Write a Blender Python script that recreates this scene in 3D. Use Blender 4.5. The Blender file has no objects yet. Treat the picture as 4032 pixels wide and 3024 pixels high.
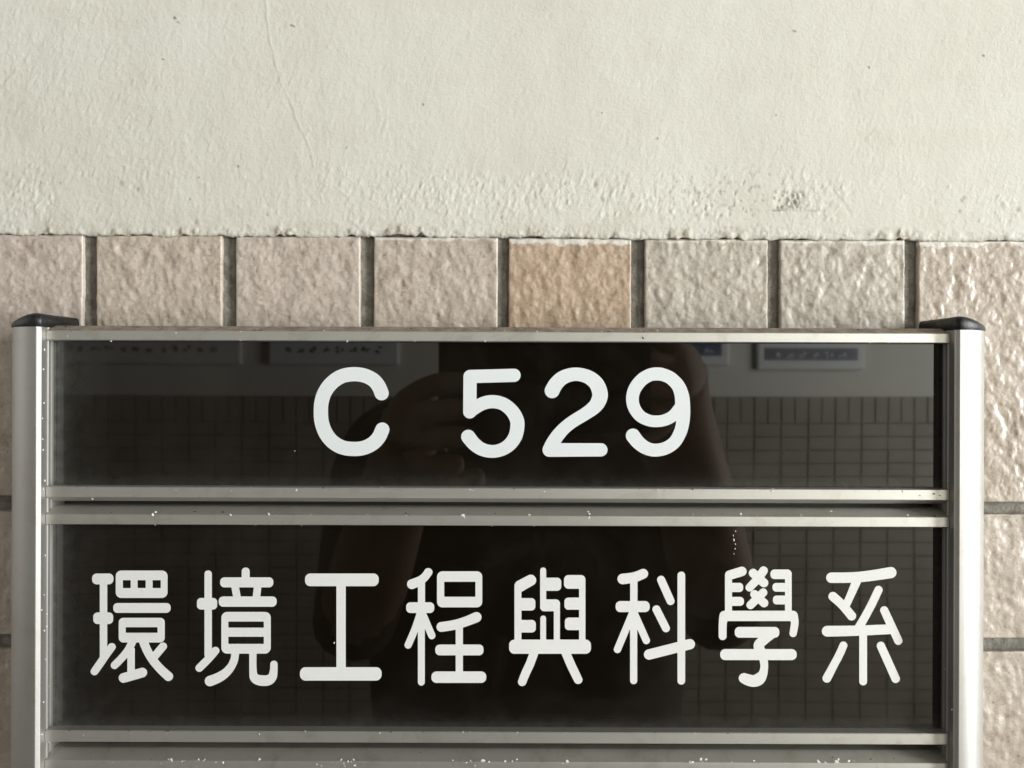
import bpy, bmesh, math, random
import numpy as np
from mathutils import Matrix, Vector

# ------------------------------------------------------------------ camera, light, exposure
sc = bpy.context.scene
C = sc.collection
F = 3027.0                       # focal length in photograph pixels (4032 wide)
CAM_Y = -0.278                   # camera distance to the tile faces (y = 0)
ROLL = math.radians(0.2)
cam = bpy.data.cameras.new('camera')
cam.sensor_width = 36.0
cam.lens = 36.0 * F / 4032.0
cam.clip_start = 0.005
cam.clip_end = 50.0
cam_o = bpy.data.objects.new('camera', cam)
C.objects.link(cam_o)
cam_o.matrix_world = (Matrix.Translation((0, CAM_Y, 0)) @ Matrix.Rotation(math.radians(90), 4, 'X')
                      @ Matrix.Rotation(ROLL, 4, 'Z'))
sc.camera = cam_o

world = bpy.data.worlds.new('World')
sc.world = world
world.use_nodes = True
wb = world.node_tree.nodes['Background']
wb.inputs['Color'].default_value = (1.0, 0.985, 0.95, 1)
wb.inputs['Strength'].default_value = 0.10

def area(name, loc, target, sx, sy, power, col):
    l = bpy.data.lights.new(name, 'AREA')
    l.shape = 'RECTANGLE'; l.size = sx; l.size_y = sy; l.energy = power; l.color = col
    o = bpy.data.objects.new(name, l)
    C.objects.link(o)
    o.location = loc
    o.rotation_euler = (Vector(target) - Vector(loc)).to_track_quat('-Z', 'Y').to_euler()
    return o
# daylight entering the corridor from its open end on the right
area('daylight_right', (2.4, -1.25, 0.10), (0.62, -2.5, 0.0), 1.1, 1.9, 200.0, (0.965, 0.995, 0.985))
# weak warm fill, added to brighten the left post's outer side
area('fill_left', (-3.2, -0.9, 0.4), (0.0, -0.2, 0.0), 1.4, 2.2, 15.0, (1.0, 0.97, 0.92))

sc.view_settings.view_transform = 'Standard'
sc.view_settings.look = 'None'
sc.view_settings.gamma = 1.0
sc.view_settings.use_curve_mapping = False
sc.view_settings.exposure = 0.20
sc.cycles.max_bounces = 8

# ------------------------------------------------------------------ helpers
MM = 0.001
rng = np.random.RandomState(7)
random.seed(11)

def px(x, y, D):
    """photograph pixel -> world x, z at distance D metres from the camera"""
    u, v = x - 2016.0, 1512.0 - y
    c, s = math.cos(ROLL), math.sin(ROLL)
    return (u * c - v * s) * D / F, (u * s + v * c) * D / F

def link(name, me, mat=None, parent=None):
    o = bpy.data.objects.new(name, me)
    C.objects.link(o)
    if mat is not None:
        for m in (mat if isinstance(mat, (list, tuple)) else [mat]):
            me.materials.append(m)
    if parent is not None:
        o.parent = parent
    return o

def tag(o, label=None, cat=None, group=None, kind=None):
    if label: o['label'] = label
    if cat: o['category'] = cat
    if group: o['group'] = group
    if kind: o['kind'] = kind
    return o

def empty(name, loc=(0, 0, 0)):
    o = bpy.data.objects.new(name, None)
    o.empty_display_size = 0.01
    C.objects.link(o)
    o.location = loc
    return o

_lat = {}
def vnoise(x, y, seed=0):
    if seed not in _lat:
        _lat[seed] = np.random.RandomState(1000 + seed).rand(256, 256).astype(np.float32) * 2 - 1
    L = _lat[seed]
    xi = np.floor(x).astype(int); yi = np.floor(y).astype(int)
    fx = x - xi; fy = y - yi
    fx = fx * fx * fx * (fx * (fx * 6 - 15) + 10); fy = fy * fy * fy * (fy * (fy * 6 - 15) + 10)
    x0, x1, y0, y1 = xi & 255, (xi + 1) & 255, yi & 255, (yi + 1) & 255
    a = L[y0, x0] * (1 - fx) + L[y0, x1] * fx
    b = L[y1, x0] * (1 - fx) + L[y1, x1] * fx
    return a * (1 - fy) + b * fy

def fbm(x, y, scale, seed=0, oct=3, gain=0.5, rot=0.6):
    t = np.zeros_like(x, dtype=np.float64); amp = 1.0; tot = 0.0
    c, s = math.cos(rot), math.sin(rot)
    X = x / scale; Y = y / scale
    for k in range(oct):
        t += amp * vnoise(X + 17.3 * k, Y - 9.1 * k, seed + k)
        tot += amp; amp *= gain
        X, Y = (X * c - Y * s) * 2.03, (X * s + Y * c) * 2.03
    return t / tot

def grid_mesh(name, P, nu, nv, smooth=True):
    """P: (nv*nu,3) row-major positions -> quad grid"""
    me = bpy.data.meshes.new(name)
    idx = np.arange(nu * nv).reshape(nv, nu)
    q = np.stack([idx[:-1, :-1], idx[:-1, 1:], idx[1:, 1:], idx[1:, :-1]], -1).reshape(-1, 4)
    n = len(q)
    me.vertices.add(nu * nv); me.vertices.foreach_set('co', P.astype(np.float32).ravel())
    me.loops.add(n * 4); me.loops.foreach_set('vertex_index', q.astype(np.int32).ravel())
    me.polygons.add(n)
    me.polygons.foreach_set('loop_start', np.arange(0, n * 4, 4, dtype=np.int32))
    me.polygons.foreach_set('loop_total', np.full(n, 4, dtype=np.int32))
    me.polygons.foreach_set('use_smooth', np.full(n, smooth, dtype=bool))
    me.update(calc_edges=True)
    return me

def prism_x(name, prof, x0, x1, smooth=False):
    """closed profile [(y,z)...] extruded along x"""
    bm = bmesh.new()
    a = [bm.verts.new((x0, y, z)) for y, z in prof]
    b = [bm.verts.new((x1, y, z)) for y, z in prof]
    n = len(prof)
    for i in range(n):
        j = (i + 1) % n
        bm.faces.new((a[i], a[j], b[j], b[i]))
    bm.faces.new(a[::-1]); bm.faces.new(b)
    bmesh.ops.recalc_face_normals(bm, faces=bm.faces)
    me = bpy.data.meshes.new(name); bm.to_mesh(me); bm.free()
    return me

def prism_z(name, prof, z0, z1):
    """closed profile [(x,y)...] extruded along z"""
    bm = bmesh.new()
    a = [bm.verts.new((x, y, z0)) for x, y in prof]
    b = [bm.verts.new((x, y, z1)) for x, y in prof]
    n = len(prof)
    for i in range(n):
        j = (i + 1) % n
        bm.faces.new((a[i], a[j], b[j], b[i]))
    bm.faces.new(a[::-1]); bm.faces.new(b)
    bmesh.ops.recalc_face_normals(bm, faces=bm.faces)
    me = bpy.data.meshes.new(name); bm.to_mesh(me); bm.free()
    return me

def box_mesh(name, x0, x1, y0, y1, z0, z1, bev=0.0):
    bm = bmesh.new()
    bmesh.ops.create_cube(bm, size=1.0)
    for v in bm.verts:
        v.co.x = x0 + (v.co.x + .5) * (x1 - x0)
        v.co.y = y0 + (v.co.y + .5) * (y1 - y0)
        v.co.z = z0 + (v.co.z + .5) * (z1 - z0)
    if bev > 0:
        bmesh.ops.bevel(bm, geom=bm.edges[:], offset=bev, segments=2, affect='EDGES', profile=0.5)
    me = bpy.data.meshes.new(name); bm.to_mesh(me); bm.free()
    return me

# ------------------------------------------------------------------ materials
class NT:
    def __init__(self, name):
        self.m = bpy.data.materials.new(name); self.m.use_nodes = True
        self.t = self.m.node_tree
        self.b = self.t.nodes['Principled BSDF']
    def n(self, typ, **kw):
        nd = self.t.nodes.new(typ)
        for k, v in kw.items():
            if k in nd.inputs.keys(): nd.inputs[k].default_value = v
            else: setattr(nd, k, v)
        return nd
    def l(self, a, b): self.t.links.new(a, b)
    def noise(self, scale, detail=4, rough=0.55, vec=None, dist=0.0):
        nd = self.n('ShaderNodeTexNoise', Scale=scale, Detail=detail, Roughness=rough, Distortion=dist)
        if vec is None:
            if not hasattr(self, 'tc'): self.tc = self.n('ShaderNodeTexCoord')
            vec = self.tc.outputs['Object']
        self.l(vec, nd.inputs['Vector'])
        return nd
    def mapped(self, sx, sy, sz, rot=(0, 0, 0)):
        if not hasattr(self, 'tc'): self.tc = self.n('ShaderNodeTexCoord')
        mp = self.n('ShaderNodeMapping'); mp.inputs['Scale'].default_value = (sx, sy, sz)
        mp.inputs['Rotation'].default_value = rot
        self.l(self.tc.outputs['Object'], mp.inputs['Vector'])
        return mp.outputs['Vector']
    def ramp(self, src, stops):
        r = self.n('ShaderNodeValToRGB')
        e = r.color_ramp.elements
        while len(e) < len(stops): e.new(0.5)
        for el, (p, c) in zip(e, stops):
            el.position = p; el.color = (c[0], c[1], c[2], 1) if len(c) == 3 else c
        self.l(src, r.inputs['Fac'])
        return r
    def mix(self, fac, a, b, blend='MIX'):
        m = self.n('ShaderNodeMix', data_type='RGBA', blend_type=blend)
        for s, v in ((m.inputs[0], fac), (m.inputs[6], a), (m.inputs[7], b)):
            if hasattr(v, 'is_linked') or hasattr(v, 'links'): self.l(v, s)
            elif isinstance(v, (int, float)): s.default_value = v
            else: s.default_value = (v[0], v[1], v[2], 1)
        return m.outputs[2]
    def math(self, op, a, b=None, clamp=False):
        m = self.n('ShaderNodeMath', operation=op, use_clamp=clamp)
        for i, v in enumerate((a, b)):
            if v is None: continue
            if isinstance(v, (int, float)): m.inputs[i].default_value = v
            else: self.l(v, m.inputs[i])
        return m.outputs[0]
    def bump(self, h, strength, dist):
        b = self.n('ShaderNodeBump', Strength=strength, Distance=dist)
        self.l(h, b.inputs['Height'])
        self.l(b.outputs['Normal'], self.b.inputs['Normal'])
        return b
    def set(self, **kw):
        for k, v in kw.items():
            k = k.replace('_', ' ')
            s = self.b.inputs[k]
            if hasattr(v, 'links'): self.l(v, s)
            elif isinstance(v, (tuple, list)): s.default_value = (v[0], v[1], v[2], 1)
            else: s.default_value = v

def mat_plaster():
    t = NT('painted_plaster')
    big = t.noise(9.0, 4)
    col = t.ramp(big.outputs['Fac'], [(0.3, (0.70, 0.675, 0.60)), (0.7, (0.74, 0.72, 0.65))])
    fine = t.noise(520.0, 3)
    c2 = t.mix(t.math('MULTIPLY', fine.outputs['Fac'], 0.22), col.outputs['Color'], (0.56, 0.535, 0.47), 'MIX')
    d = t.n('ShaderNodeAttribute', attribute_name='dirt_shade')
    c3 = t.mix(d.outputs['Fac'], c2, (0.13, 0.10, 0.075))
    s = t.n('ShaderNodeAttribute', attribute_name='stain')
    c4 = t.mix(s.outputs['Fac'], c3, (0.55, 0.50, 0.41))
    t.set(Base_Color=c4, Roughness=0.62)
    t.b.inputs['Specular IOR Level'].default_value = 0.3
    bn = t.noise(1050.0, 4, 0.65)
    t.bump(bn.outputs['Fac'], 0.55, 0.00034)
    return t.m

def mat_tile():
    t = NT('rough_glazed_tile')
    oi = t.n('ShaderNodeObjectInfo')
    hgt = t.n('ShaderNodeAttribute', attribute_name='relief')
    n1 = t.noise(170.0, 5, 0.6)
    n2 = t.noise(900.0, 3, 0.6)
    f = t.math('ADD', t.math('MULTIPLY', hgt.outputs['Fac'], 0.45), t.math('MULTIPLY', n1.outputs['Fac'], 0.62))
    f = t.math('ADD', f, t.math('MULTIPLY', t.math('SUBTRACT', n2.outputs['Fac'], 0.5), 0.5))
    r = t.ramp(f, [(0.25, (0.68, 0.60, 0.52)), (0.50, (0.97, 0.96, 0.94)), (0.80, (1.20, 1.22, 1.24))])
    col = t.mix(1.0, oi.outputs['Color'], r.outputs['Color'], 'MULTIPLY')
    # white paint slopped over the upper tile edge
    pa = t.n('ShaderNodeAttribute', attribute_name='paint')
    pm = t.math('MULTIPLY', pa.outputs['Fac'], 1.0, True)
    col = t.mix(pm, col, (0.70, 0.66, 0.59))
    dt = t.n('ShaderNodeAttribute', attribute_name='grime')
    col = t.mix(dt.outputs['Fac'], col, (0.12, 0.09, 0.07))
    t.set(Base_Color=col, Roughness=0.36, Coat_Weight=0.28, Coat_Roughness=0.14)
    t.b.inputs['Specular IOR Level'].default_value = 0.5
    n3 = t.noise(420.0, 4, 0.6)
    t.bump(n3.outputs['Fac'], 0.60, 0.0005)
    return t.m

def mat_grout():
    t = NT('cement_grout')
    n1 = t.noise(190.0, 6, 0.7)
    col = t.ramp(n1.outputs['Fac'], [(0.32, (0.12, 0.112, 0.095)), (0.55, (0.23, 0.217, 0.187)), (0.72, (0.34, 0.322, 0.28))])
    t.set(Base_Color=col.outputs['Color'], Roughness=0.9)
    n2 = t.noise(900.0, 4, 0.65)
    t.bump(n2.outputs['Fac'], 0.9, 0.0006)
    return t.m

def mat_alu(name='anodised_aluminium', base=(0.60, 0.59, 0.56), rough=0.46, vert=False):
    t = NT(name)
    v = t.mapped(1500, 1500, 12) if vert else t.mapped(12, 1500, 1500)
    br = t.noise(1.0, 3, 0.5, v)
    sm = t.noise(45.0, 4, 0.6)
    f = t.math('MULTIPLY', sm.outputs['Fac'], 0.5)
    col = t.mix(f, base, (base[0] * .80, base[1] * .78, base[2] * .73))
    sp = t.noise(700.0, 2, 0.5)
    spk = t.ramp(sp.outputs['Fac'], [(0.70, (0, 0, 0)), (0.78, (1, 1, 1))])
    col = t.mix(t.math('MULTIPLY', spk.outputs['Color'], 0.35), col, (0.5, 0.48, 0.43))
    dn = t.noise(95.0, 6, 0.7, None, 0.6)
    dm = t.ramp(dn.outputs['Fac'], [(0.52, (0, 0, 0)), (0.70, (1, 1, 1))])
    col = t.mix(t.math('MULTIPLY', dm.outputs['Color'], 0.38), col, (0.36, 0.32, 0.26))
    rr = t.math('ADD', t.math('MULTIPLY', br.outputs['Fac'], 0.10), rough - 0.05)
    t.set(Base_Color=col, Roughness=rr, Metallic=0.88)
    gr = t.noise(1600.0, 2, 0.5)
    hgt = t.math('ADD', gr.outputs['Fac'], t.math('MULTIPLY', br.outputs['Fac'], 1.2))
    t.bump(hgt, 0.16, 0.0001)
    return t.m

def mat_dust():
    t = NT('dusty_aluminium')
    n1 = t.noise(220.0, 5, 0.65)
    col = t.ramp(n1.outputs['Fac'], [(0.32, (0.20, 0.155, 0.115)), (0.55, (0.33, 0.275, 0.22)), (0.75, (0.45, 0.40, 0.34))])
    t.set(Base_Color=col.outputs['Color'], Roughness=0.9)
    n2 = t.noise(1300.0, 4, 0.7)
    t.bump(n2.outputs['Fac'], 1.0, 0.0006)
    return t.m

def mat_plate():
    t = NT('black_acrylic')
    n1 = t.noise(24.0, 6, 0.65, None, 1.2)
    haze = t.ramp(n1.outputs['Fac'], [(0.42, (0.0048, 0.0034, 0.0020)), (0.75, (0.0125, 0.0110, 0.0085))])
    v = t.mapped(900, 1, 130, (0, 0.35, 0))
    n2 = t.noise(1.0, 2, 0.5, v)
    sc_ = t.ramp(n2.outputs['Fac'], [(0.76, (0, 0, 0)), (0.80, (1, 1, 1))])
    n3 = t.noise(1500.0, 2, 0.5)
    dots = t.ramp(n3.outputs['Fac'], [(0.775, (0, 0, 0)), (0.81, (1, 1, 1))])
    c = t.mix(t.math('MULTIPLY', sc_.outputs['Color'], 0.05), haze.outputs['Color'], (0.2, 0.19, 0.17))
    c = t.mix(t.math('MULTIPLY', dots.outputs['Color'], 0.12), c, (0.35, 0.33, 0.30))
    r = t.math('ADD', t.math('MULTIPLY', n1.outputs['Fac'], 0.03), 0.012)
    ea = t.n('ShaderNodeAttribute', attribute_name='edge_haze')  # edge mask: painted reflection haze at the left, dust along the bottom
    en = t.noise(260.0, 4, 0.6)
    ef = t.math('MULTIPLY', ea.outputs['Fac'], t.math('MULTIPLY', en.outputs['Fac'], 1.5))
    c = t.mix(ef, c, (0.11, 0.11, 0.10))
    t.set(Base_Color=c, Roughness=r)
    t.b.inputs['IOR'].default_value = 1.49
    w = t.noise(11.0, 0, 0.5)
    t.bump(w.outputs['Fac'], 0.10, 0.0012)
    return t.m

def mat_plain(name, col, rough=0.5, var=0.12, scale=60.0, bump=0.0, bscale=800.0, metallic=0.0):
    t = NT(name)
    n1 = t.noise(scale, 4)
    c = t.mix(n1.outputs['Fac'], [x * (1 - var) for x in col], [min(1, x * (1 + var)) for x in col])
    t.set(Base_Color=c, Roughness=rough, Metallic=metallic)
    if bump:
        n2 = t.noise(bscale, 3)
        t.bump(n2.outputs['Fac'], bump, 0.0002)
    return t.m

M_PLASTER = mat_plaster()
M_TILE = mat_tile()
M_GROUT = mat_grout()
M_RAIL = mat_alu('anodised_rail', (0.62, 0.61, 0.575), 0.50)
M_POST = mat_alu('anodised_post', (0.455, 0.445, 0.425), 0.52, True)
M_DUST = mat_dust()
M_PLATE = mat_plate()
M_CAP = mat_plain('black_rubber_cap', (0.009, 0.009, 0.010), 0.42, 0.5, 120.0, 0.6)
M_COOL = mat_plain('cool_white_vinyl', (0.79, 0.82, 0.835), 0.55, 0.03, 90.0, 0.10, 1500.0)
M_WARM = mat_plain('warm_white_vinyl', (0.84, 0.84, 0.82), 0.55, 0.03, 90.0, 0.15, 1200.0)
M_FLECK = mat_plain('white_paint_fleck', (0.80, 0.78, 0.73), 0.6, 0.08, 300.0)
M_DARK = mat_plain('dark_back_channel', (0.03, 0.03, 0.028), 0.6, 0.2)

# ------------------------------------------------------------------ the wall: plaster over a tiled dado
WALL_TILE_TOP = 0.0530
def z_top(x):                       # slightly sloping lower edge of the plaster
    return WALL_TILE_TOP - 0.0006 * (x / 0.185)

def nonuni(a, b, dense_a, dense_b, step, coarse):
    l = np.arange(a, dense_a, coarse)
    m = np.arange(dense_a, dense_b, step)
    r = np.arange(dense_b, b + coarse * 0.5, coarse)
    return np.concatenate([l, m, r])

def seg_dist(X, Z, pts):
    d = np.full(X.shape, 1e9)
    for (x0, z0), (x1, z1) in zip(pts[:-1], pts[1:]):
        dx, dz = x1 - x0, z1 - z0
        t = np.clip(((X - x0) * dx + (Z - z0) * dz) / (dx * dx + dz * dz), 0, 1)
        d = np.minimum(d, np.hypot(X - x0 - t * dx, Z - z0 - t * dz))
    return d

def V(x, y, s=1.8228):              # overview pixel -> mm on the wall
    a, b = px(x * s, y * s, 0.278)
    return a * 1000, b * 1000

def build_plaster():
    xs = nonuni(-600, 600, -200, 200, 0.36, 12.0)
    ts = nonuni(0, 420, 0.0, 96.0, 0.36, 12.0)
    nu, nv = len(xs), len(ts)
    X, T = np.meshgrid(xs, ts)
    # ragged lower edge
    e = fbm(xs, xs * 0 + 3.3, 7.0, 40, 4, 0.6) * 1.1 + fbm(xs, xs * 0 + 1.7, 1.3, 44, 2) * 0.3
    lump = np.maximum(0, fbm(xs, xs * 0 + 8.0, 5.0, 48, 2) - 0.35) * 2.2
    zb = z_top(xs * MM) * 1000 - 0.12 + e * 0.85 + lump
    LUMPS = [(400, 1.6, 1.3, 1.2), (424, 1.0, .8, .7), (620, 3.0, 1.0, 1.1), (604, 1.2, 1.2, .9), (846, 2.0, 1.2, 1.0), (872, 2.6, 1.8, 1.3), (912, 1.0, 1.2, .7),
             (1150, 1.8, 1.5, 1.3), (1166, 1.0, .8, .7), (1455, 2.0, 1.6, 1.3), (1484, 1.6, 1.6, 1.2), (1905, 1.6, 1.0, 1.1), (1945, 1.2, 1.6, 1.2), (1962, 1.0, 1.2, .9), (760, 1.2, .8, .7), (1570, 1.4, .8, .7), (250, 1.2, .7, .6), (110, 1.0, .7, .6), (1330, 1.1, .8, .6)]
    for vx, w_, up_, hh_ in LUMPS:
        zb = zb + 0.55 * up_ * np.exp(-((xs - V(vx, 505)[0] + 0.5 * w_) / w_) ** 2)
    fall = np.exp(-T / 6.0)
    Z = z_top(xs * MM)[None, :] * 1000 + 0.5 + T + (zb - (z_top(xs * MM) * 1000 + 0.5))[None, :] * fall
    # relief in mm, positive towards the viewer
    lowb = np.clip((T - 5) / 3, 0, 1) * np.clip((26 - T) / 8, 0, 1)
    patch = np.clip(fbm(X, Z, 22, 3, 3) * 2.2 + 0.45, 0, 1)
    left = np.clip((-40 - X) / 140, 0, 1)
    amp = 0.15 + 0.52 * lowb * (0.12 + 0.88 * patch ** 1.5) + 0.22 * patch * np.clip((75 - T) / 60, 0, 1) + 0.26 * left
    xr = X * 0.93 - Z * 0.36; zr = X * 0.36 + Z * 0.93
    r1 = fbm(xr, zr * 0.62, 1.25, 10, 3, 0.55)
    r2 = fbm(xr, zr * 0.7, 2.9, 14, 2)
    H = 0.45 * fbm(X, Z, 38, 20, 3) + amp * (0.21 * r1 + 0.09 * r2)
    H += 0.28 * amp * np.maximum(0, r1 - 0.33)
    H += 0.05 * fbm(X, Z * 0.8, 6.0, 26, 2)
    # blobs and pits
    r = np.random.RandomState(5)
    bx, bz, bs, bh = [], [], [], []
    for k in range(230):
        low = r.rand() < 0.55
        bx.append(r.uniform(-200, 200))
        bz.append(r.uniform(58, 76) if low else r.uniform(58, 140))
        bs.append(r.uniform(0.35, 0.9)); bh.append(r.choice([1, 1, -1.2]) * r.uniform(0.04, 0.15) * (1.4 if low else 0.8))
    dirt_shade = np.zeros_like(H); stain = np.zeros_like(H)
    def near(cx, cz, rad):
        j0, j1 = np.searchsorted(xs, [cx - rad, cx + rad])
        i0, i1 = np.searchsorted(ts + WALL_TILE_TOP * 1000 + 0.5, [cz - rad, cz + rad])
        return slice(max(0, i0 - 3), i1 + 3), slice(j0, j1)
    for cx, cz, s, h in zip(bx, bz, bs, bh):
        sl = near(cx, cz, 4 * s)
        g = np.exp(-(((X[sl] - cx) / s) ** 2 + ((Z[sl] - cz) / (s * 1.25)) ** 2))
        H[sl] += h * g
        if h < -0.17: dirt_shade[sl] = np.maximum(dirt_shade[sl], 0.45 * g)
    # hairline ridges in the paint
    for pts, hh in (([(574, -30), (578, 40), (587, 95), (600, 150), (612, 185), (632, 232), (648, 275), (668, 315), (681, 362)], 0.11),
                    ([(1892, -20), (1880, 45), (1862, 105), (1852, 140)], 0.035),
                    ([(1785, 395), (1815, 430), (1835, 462)], -0.07),
                    ([(1230, 335), (1216, 395)], 0.06)):
        wp = [V(*p) for p in pts]
        jit = 0.5 * fbm(X[:, :], Z[:, :], 3.0, 60, 2)
        d = np.abs(seg_dist(X + jit, Z, wp))
        g = np.exp(-(d / 0.42) ** 2)
        H += hh * g
        dirt_shade = np.maximum(dirt_shade, 0.06 * np.exp(-((d - 0.5) / 0.3) ** 2) if hh > 0 else 0.16 * g)
    # dark specks stuck in the paint
    for vx, vy, rx, rz in ((380, 41, .55, .5), (387, 50, .6, .22), (633, 57, .95, .35), (355, 130, .45, .3), (1715, 69, .75, .3),
                           (915, 227, .3, .5), (516, 360, .35, .5), (1420, 300, .35, .35), (431, 384, .3, .3), (412, 431, .3, .3),
                           (1876, 147, .4, .4), (2122, 122, .5, .4), (1675, 250, .3, .3), (1300, 245, .3, .3), (750, 320, .3, .3)):
        cx, cz = V(vx, vy)
        sl = near(cx, cz, 4)
        g = np.exp(-(((X[sl] - cx) / rx) ** 4 + ((Z[sl] - cz + 0.35 * (X[sl] - cx)) / rz) ** 4))
        dirt_shade[sl] = np.maximum(dirt_shade[sl], 0.85 * g)
        H[sl] += 0.12 * g
    # chipped patch lower right
    cx, cz = V(1703, 434)
    u = (X - cx) / 5.6; w = (Z - cz) / 3.6
    msk = np.clip(1.15 - np.maximum(np.abs(u), np.abs(w)) ** 3, 0, 1) * (np.abs(u) < 1.3) * (np.abs(w) < 1.3)
    n = fbm(X, Z, 2.2, 70, 3)
    n = 0.55 * n + 0.75 * fbm(X * 1.2 + Z * 0.5, Z * 0.9, 0.95, 76, 3, 0.6)
    H += msk * (-0.28 + 0.75 * n)
    dirt_shade = np.maximum(dirt_shade, msk * np.clip(n * 2.2 + 0.10, 0, 0.55))
    dirt_shade = np.maximum(dirt_shade, 0.75 * np.exp(-(((Z - cz + 3.6) / 0.3) ** 2)) * (np.abs(X - cx - 3) < 9) * np.clip(fbm(X, Z, 5, 72, 2) + 0.6, 0, 1))
    dirt_shade = np.maximum(dirt_shade, 0.8 * np.exp(-(((X - cx + 5.2) / 0.6) ** 2)) * (np.abs(Z - cz) < 3.6) * np.clip(n + 0.5, 0, 1))
    # pits in the rough band to its left
    pn = fbm(X, Z, 1.7, 74, 3)
    zone = np.exp(-((X - V(1560, 430)[0]) / 28) ** 2 - ((Z - V(1560, 425)[1]) / 10) ** 2)
    pit = np.clip((pn - 0.30) * 4, 0, 1) * zone
    H -= 0.22 * pit; dirt_shade = np.maximum(dirt_shade, 0.36 * pit)
    # grime where plaster meets tile
    gr = np.clip(1 - (Z - zb[None, :]) / (1.0 + 2.2 * np.clip(fbm(X, Z, 9, 80, 3) + 0.2, 0, 1)), 0, 1)
    dirt_shade = np.maximum(dirt_shade, gr ** 1.5 * 0.40)
    sc2 = np.clip(fbm(X, Z * 1.7, 5.0, 82, 4, 0.65) * 2.6 - 0.25, 0, 1) * np.clip(1 - T / (2.0 + 4.5 * np.clip(fbm(X, X * 0, 18, 83, 2) + 0.35, 0, 1)), 0, 1)
    dirt_shade = np.maximum(dirt_shade, 0.34 * sc2); H = H - 0.35 * sc2 + 0.25 * np.clip(fbm(X, Z, 1.4, 81, 3, 0.6), -1, 1) * np.exp(-T / 3.0)
    brown = np.clip(fbm(X, Z * 2.0, 14, 84, 3) * 1.8, 0, 1) * np.clip(1 - T / 14, 0, 1)
    stain = np.maximum(stain, 0.55 * brown)
    for vx, vy, sx, sz, a in ((60, 330, 26, 16, .40), (10, 260, 14, 20, .28), (230, 400, 20, 12, .25), (1160, 230, 30, 30, .12), (1640, 440, 18, 7, .3)):
        cx, cz = V(vx, vy)
        stain = np.maximum(stain, a * np.exp(-((X - cx) / sx) ** 2 - ((Z - cz) / sz) ** 2) * (0.6 + 0.6 * fbm(X, Z, 12, 90, 3)))
    stain = np.maximum(stain, 0.14 * np.clip(fbm(X * 0.35, Z * 1.6, 16, 86, 4) * 1.6 - 0.1, 0, 1))
    stain = np.maximum(stain, 0.16 * np.clip(fbm(X, Z, 45, 88, 4) * 1.8 - 0.25, 0, 1))
    H += np.exp(-T / 1.6) * (0.7 * fbm(X, Z, 2.6, 94, 3) - 0.15)
    H = np.maximum(H, -0.3 - 0 * T)
    for vx, w_, up_, hh_ in LUMPS:
        cx = V(vx, 505)[0]
        g = np.exp(-((X - cx) / w_) ** 2 - ((T - 1.0) / (1.3 * up_)) ** 2)
        H += 0.55 * hh_ * g * (0.75 + 0.9 * fbm(X, Z, 1.5, 98, 2))
        stain = np.maximum(stain, 0.9 * g); dirt_shade = np.maximum(dirt_shade, 0.22 * g)
        dirt_shade = np.maximum(dirt_shade, 0.7 * np.exp(-((X - cx + 1.05 * w_ - 0.25 * T) / (0.35 * w_)) ** 2 - ((T - 0.8) / (1.3 * up_)) ** 2))  # dark crease painted on each lump's left side as its shade
    Y = -(0.55 + H)
    P = np.stack([X, Y, Z], -1)
    # skirt curling back under the lower edge
    r0 = P[0].copy(); r1_ = r0.copy(); r2_ = r0.copy()
    r1_[:, 1] += 0.35; r1_[:, 2] -= 0.22
    r2_[:, 1] = 3.0; r2_[:, 2] += 0.1
    P = np.concatenate([r2_[None], r1_[None], P], 0) * MM
    dirt_shade = np.concatenate([dirt_shade[:1] * 0 + 0.6, dirt_shade[:1] * 0.8, dirt_shade], 0)
    stain = np.concatenate([stain[:1], stain[:1], stain], 0)
    me = grid_mesh('plaster', P.reshape(-1, 3), nu, nv + 2)
    for nm, arr in (('dirt_shade', dirt_shade), ('stain', stain)):
        a = me.attributes.new(nm, 'FLOAT', 'POINT')
        a.data.foreach_set('value', np.clip(arr, 0, 1).astype(np.float32).ravel())
    return me

plaster = link('plaster_wall', build_plaster(), M_PLASTER)
tag(plaster, 'cream painted plaster wall above the tiles', kind='structure')

# grout bed
def build_grout():
    xs = nonuni(-600, 600, -205, 205, 0.7, 20.0); zs = nonuni(-420, 56, -150, 54, 0.7, 20.0)
    X, Z = np.meshgrid(xs, zs)
    Y = 1.85 - 0.45 * fbm(X, Z, 7, 101, 3) - 0.28 * fbm(X, Z, 1.9, 105, 3, 0.6)
    return grid_mesh('grout', np.stack([X, Y, Z], -1).reshape(-1, 3) * MM, len(xs), len(zs))
dado = link('tiled_wall', build_grout(), M_GROUT)
tag(dado, 'beige stone-textured tiles set in grey grout', kind='structure')

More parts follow.
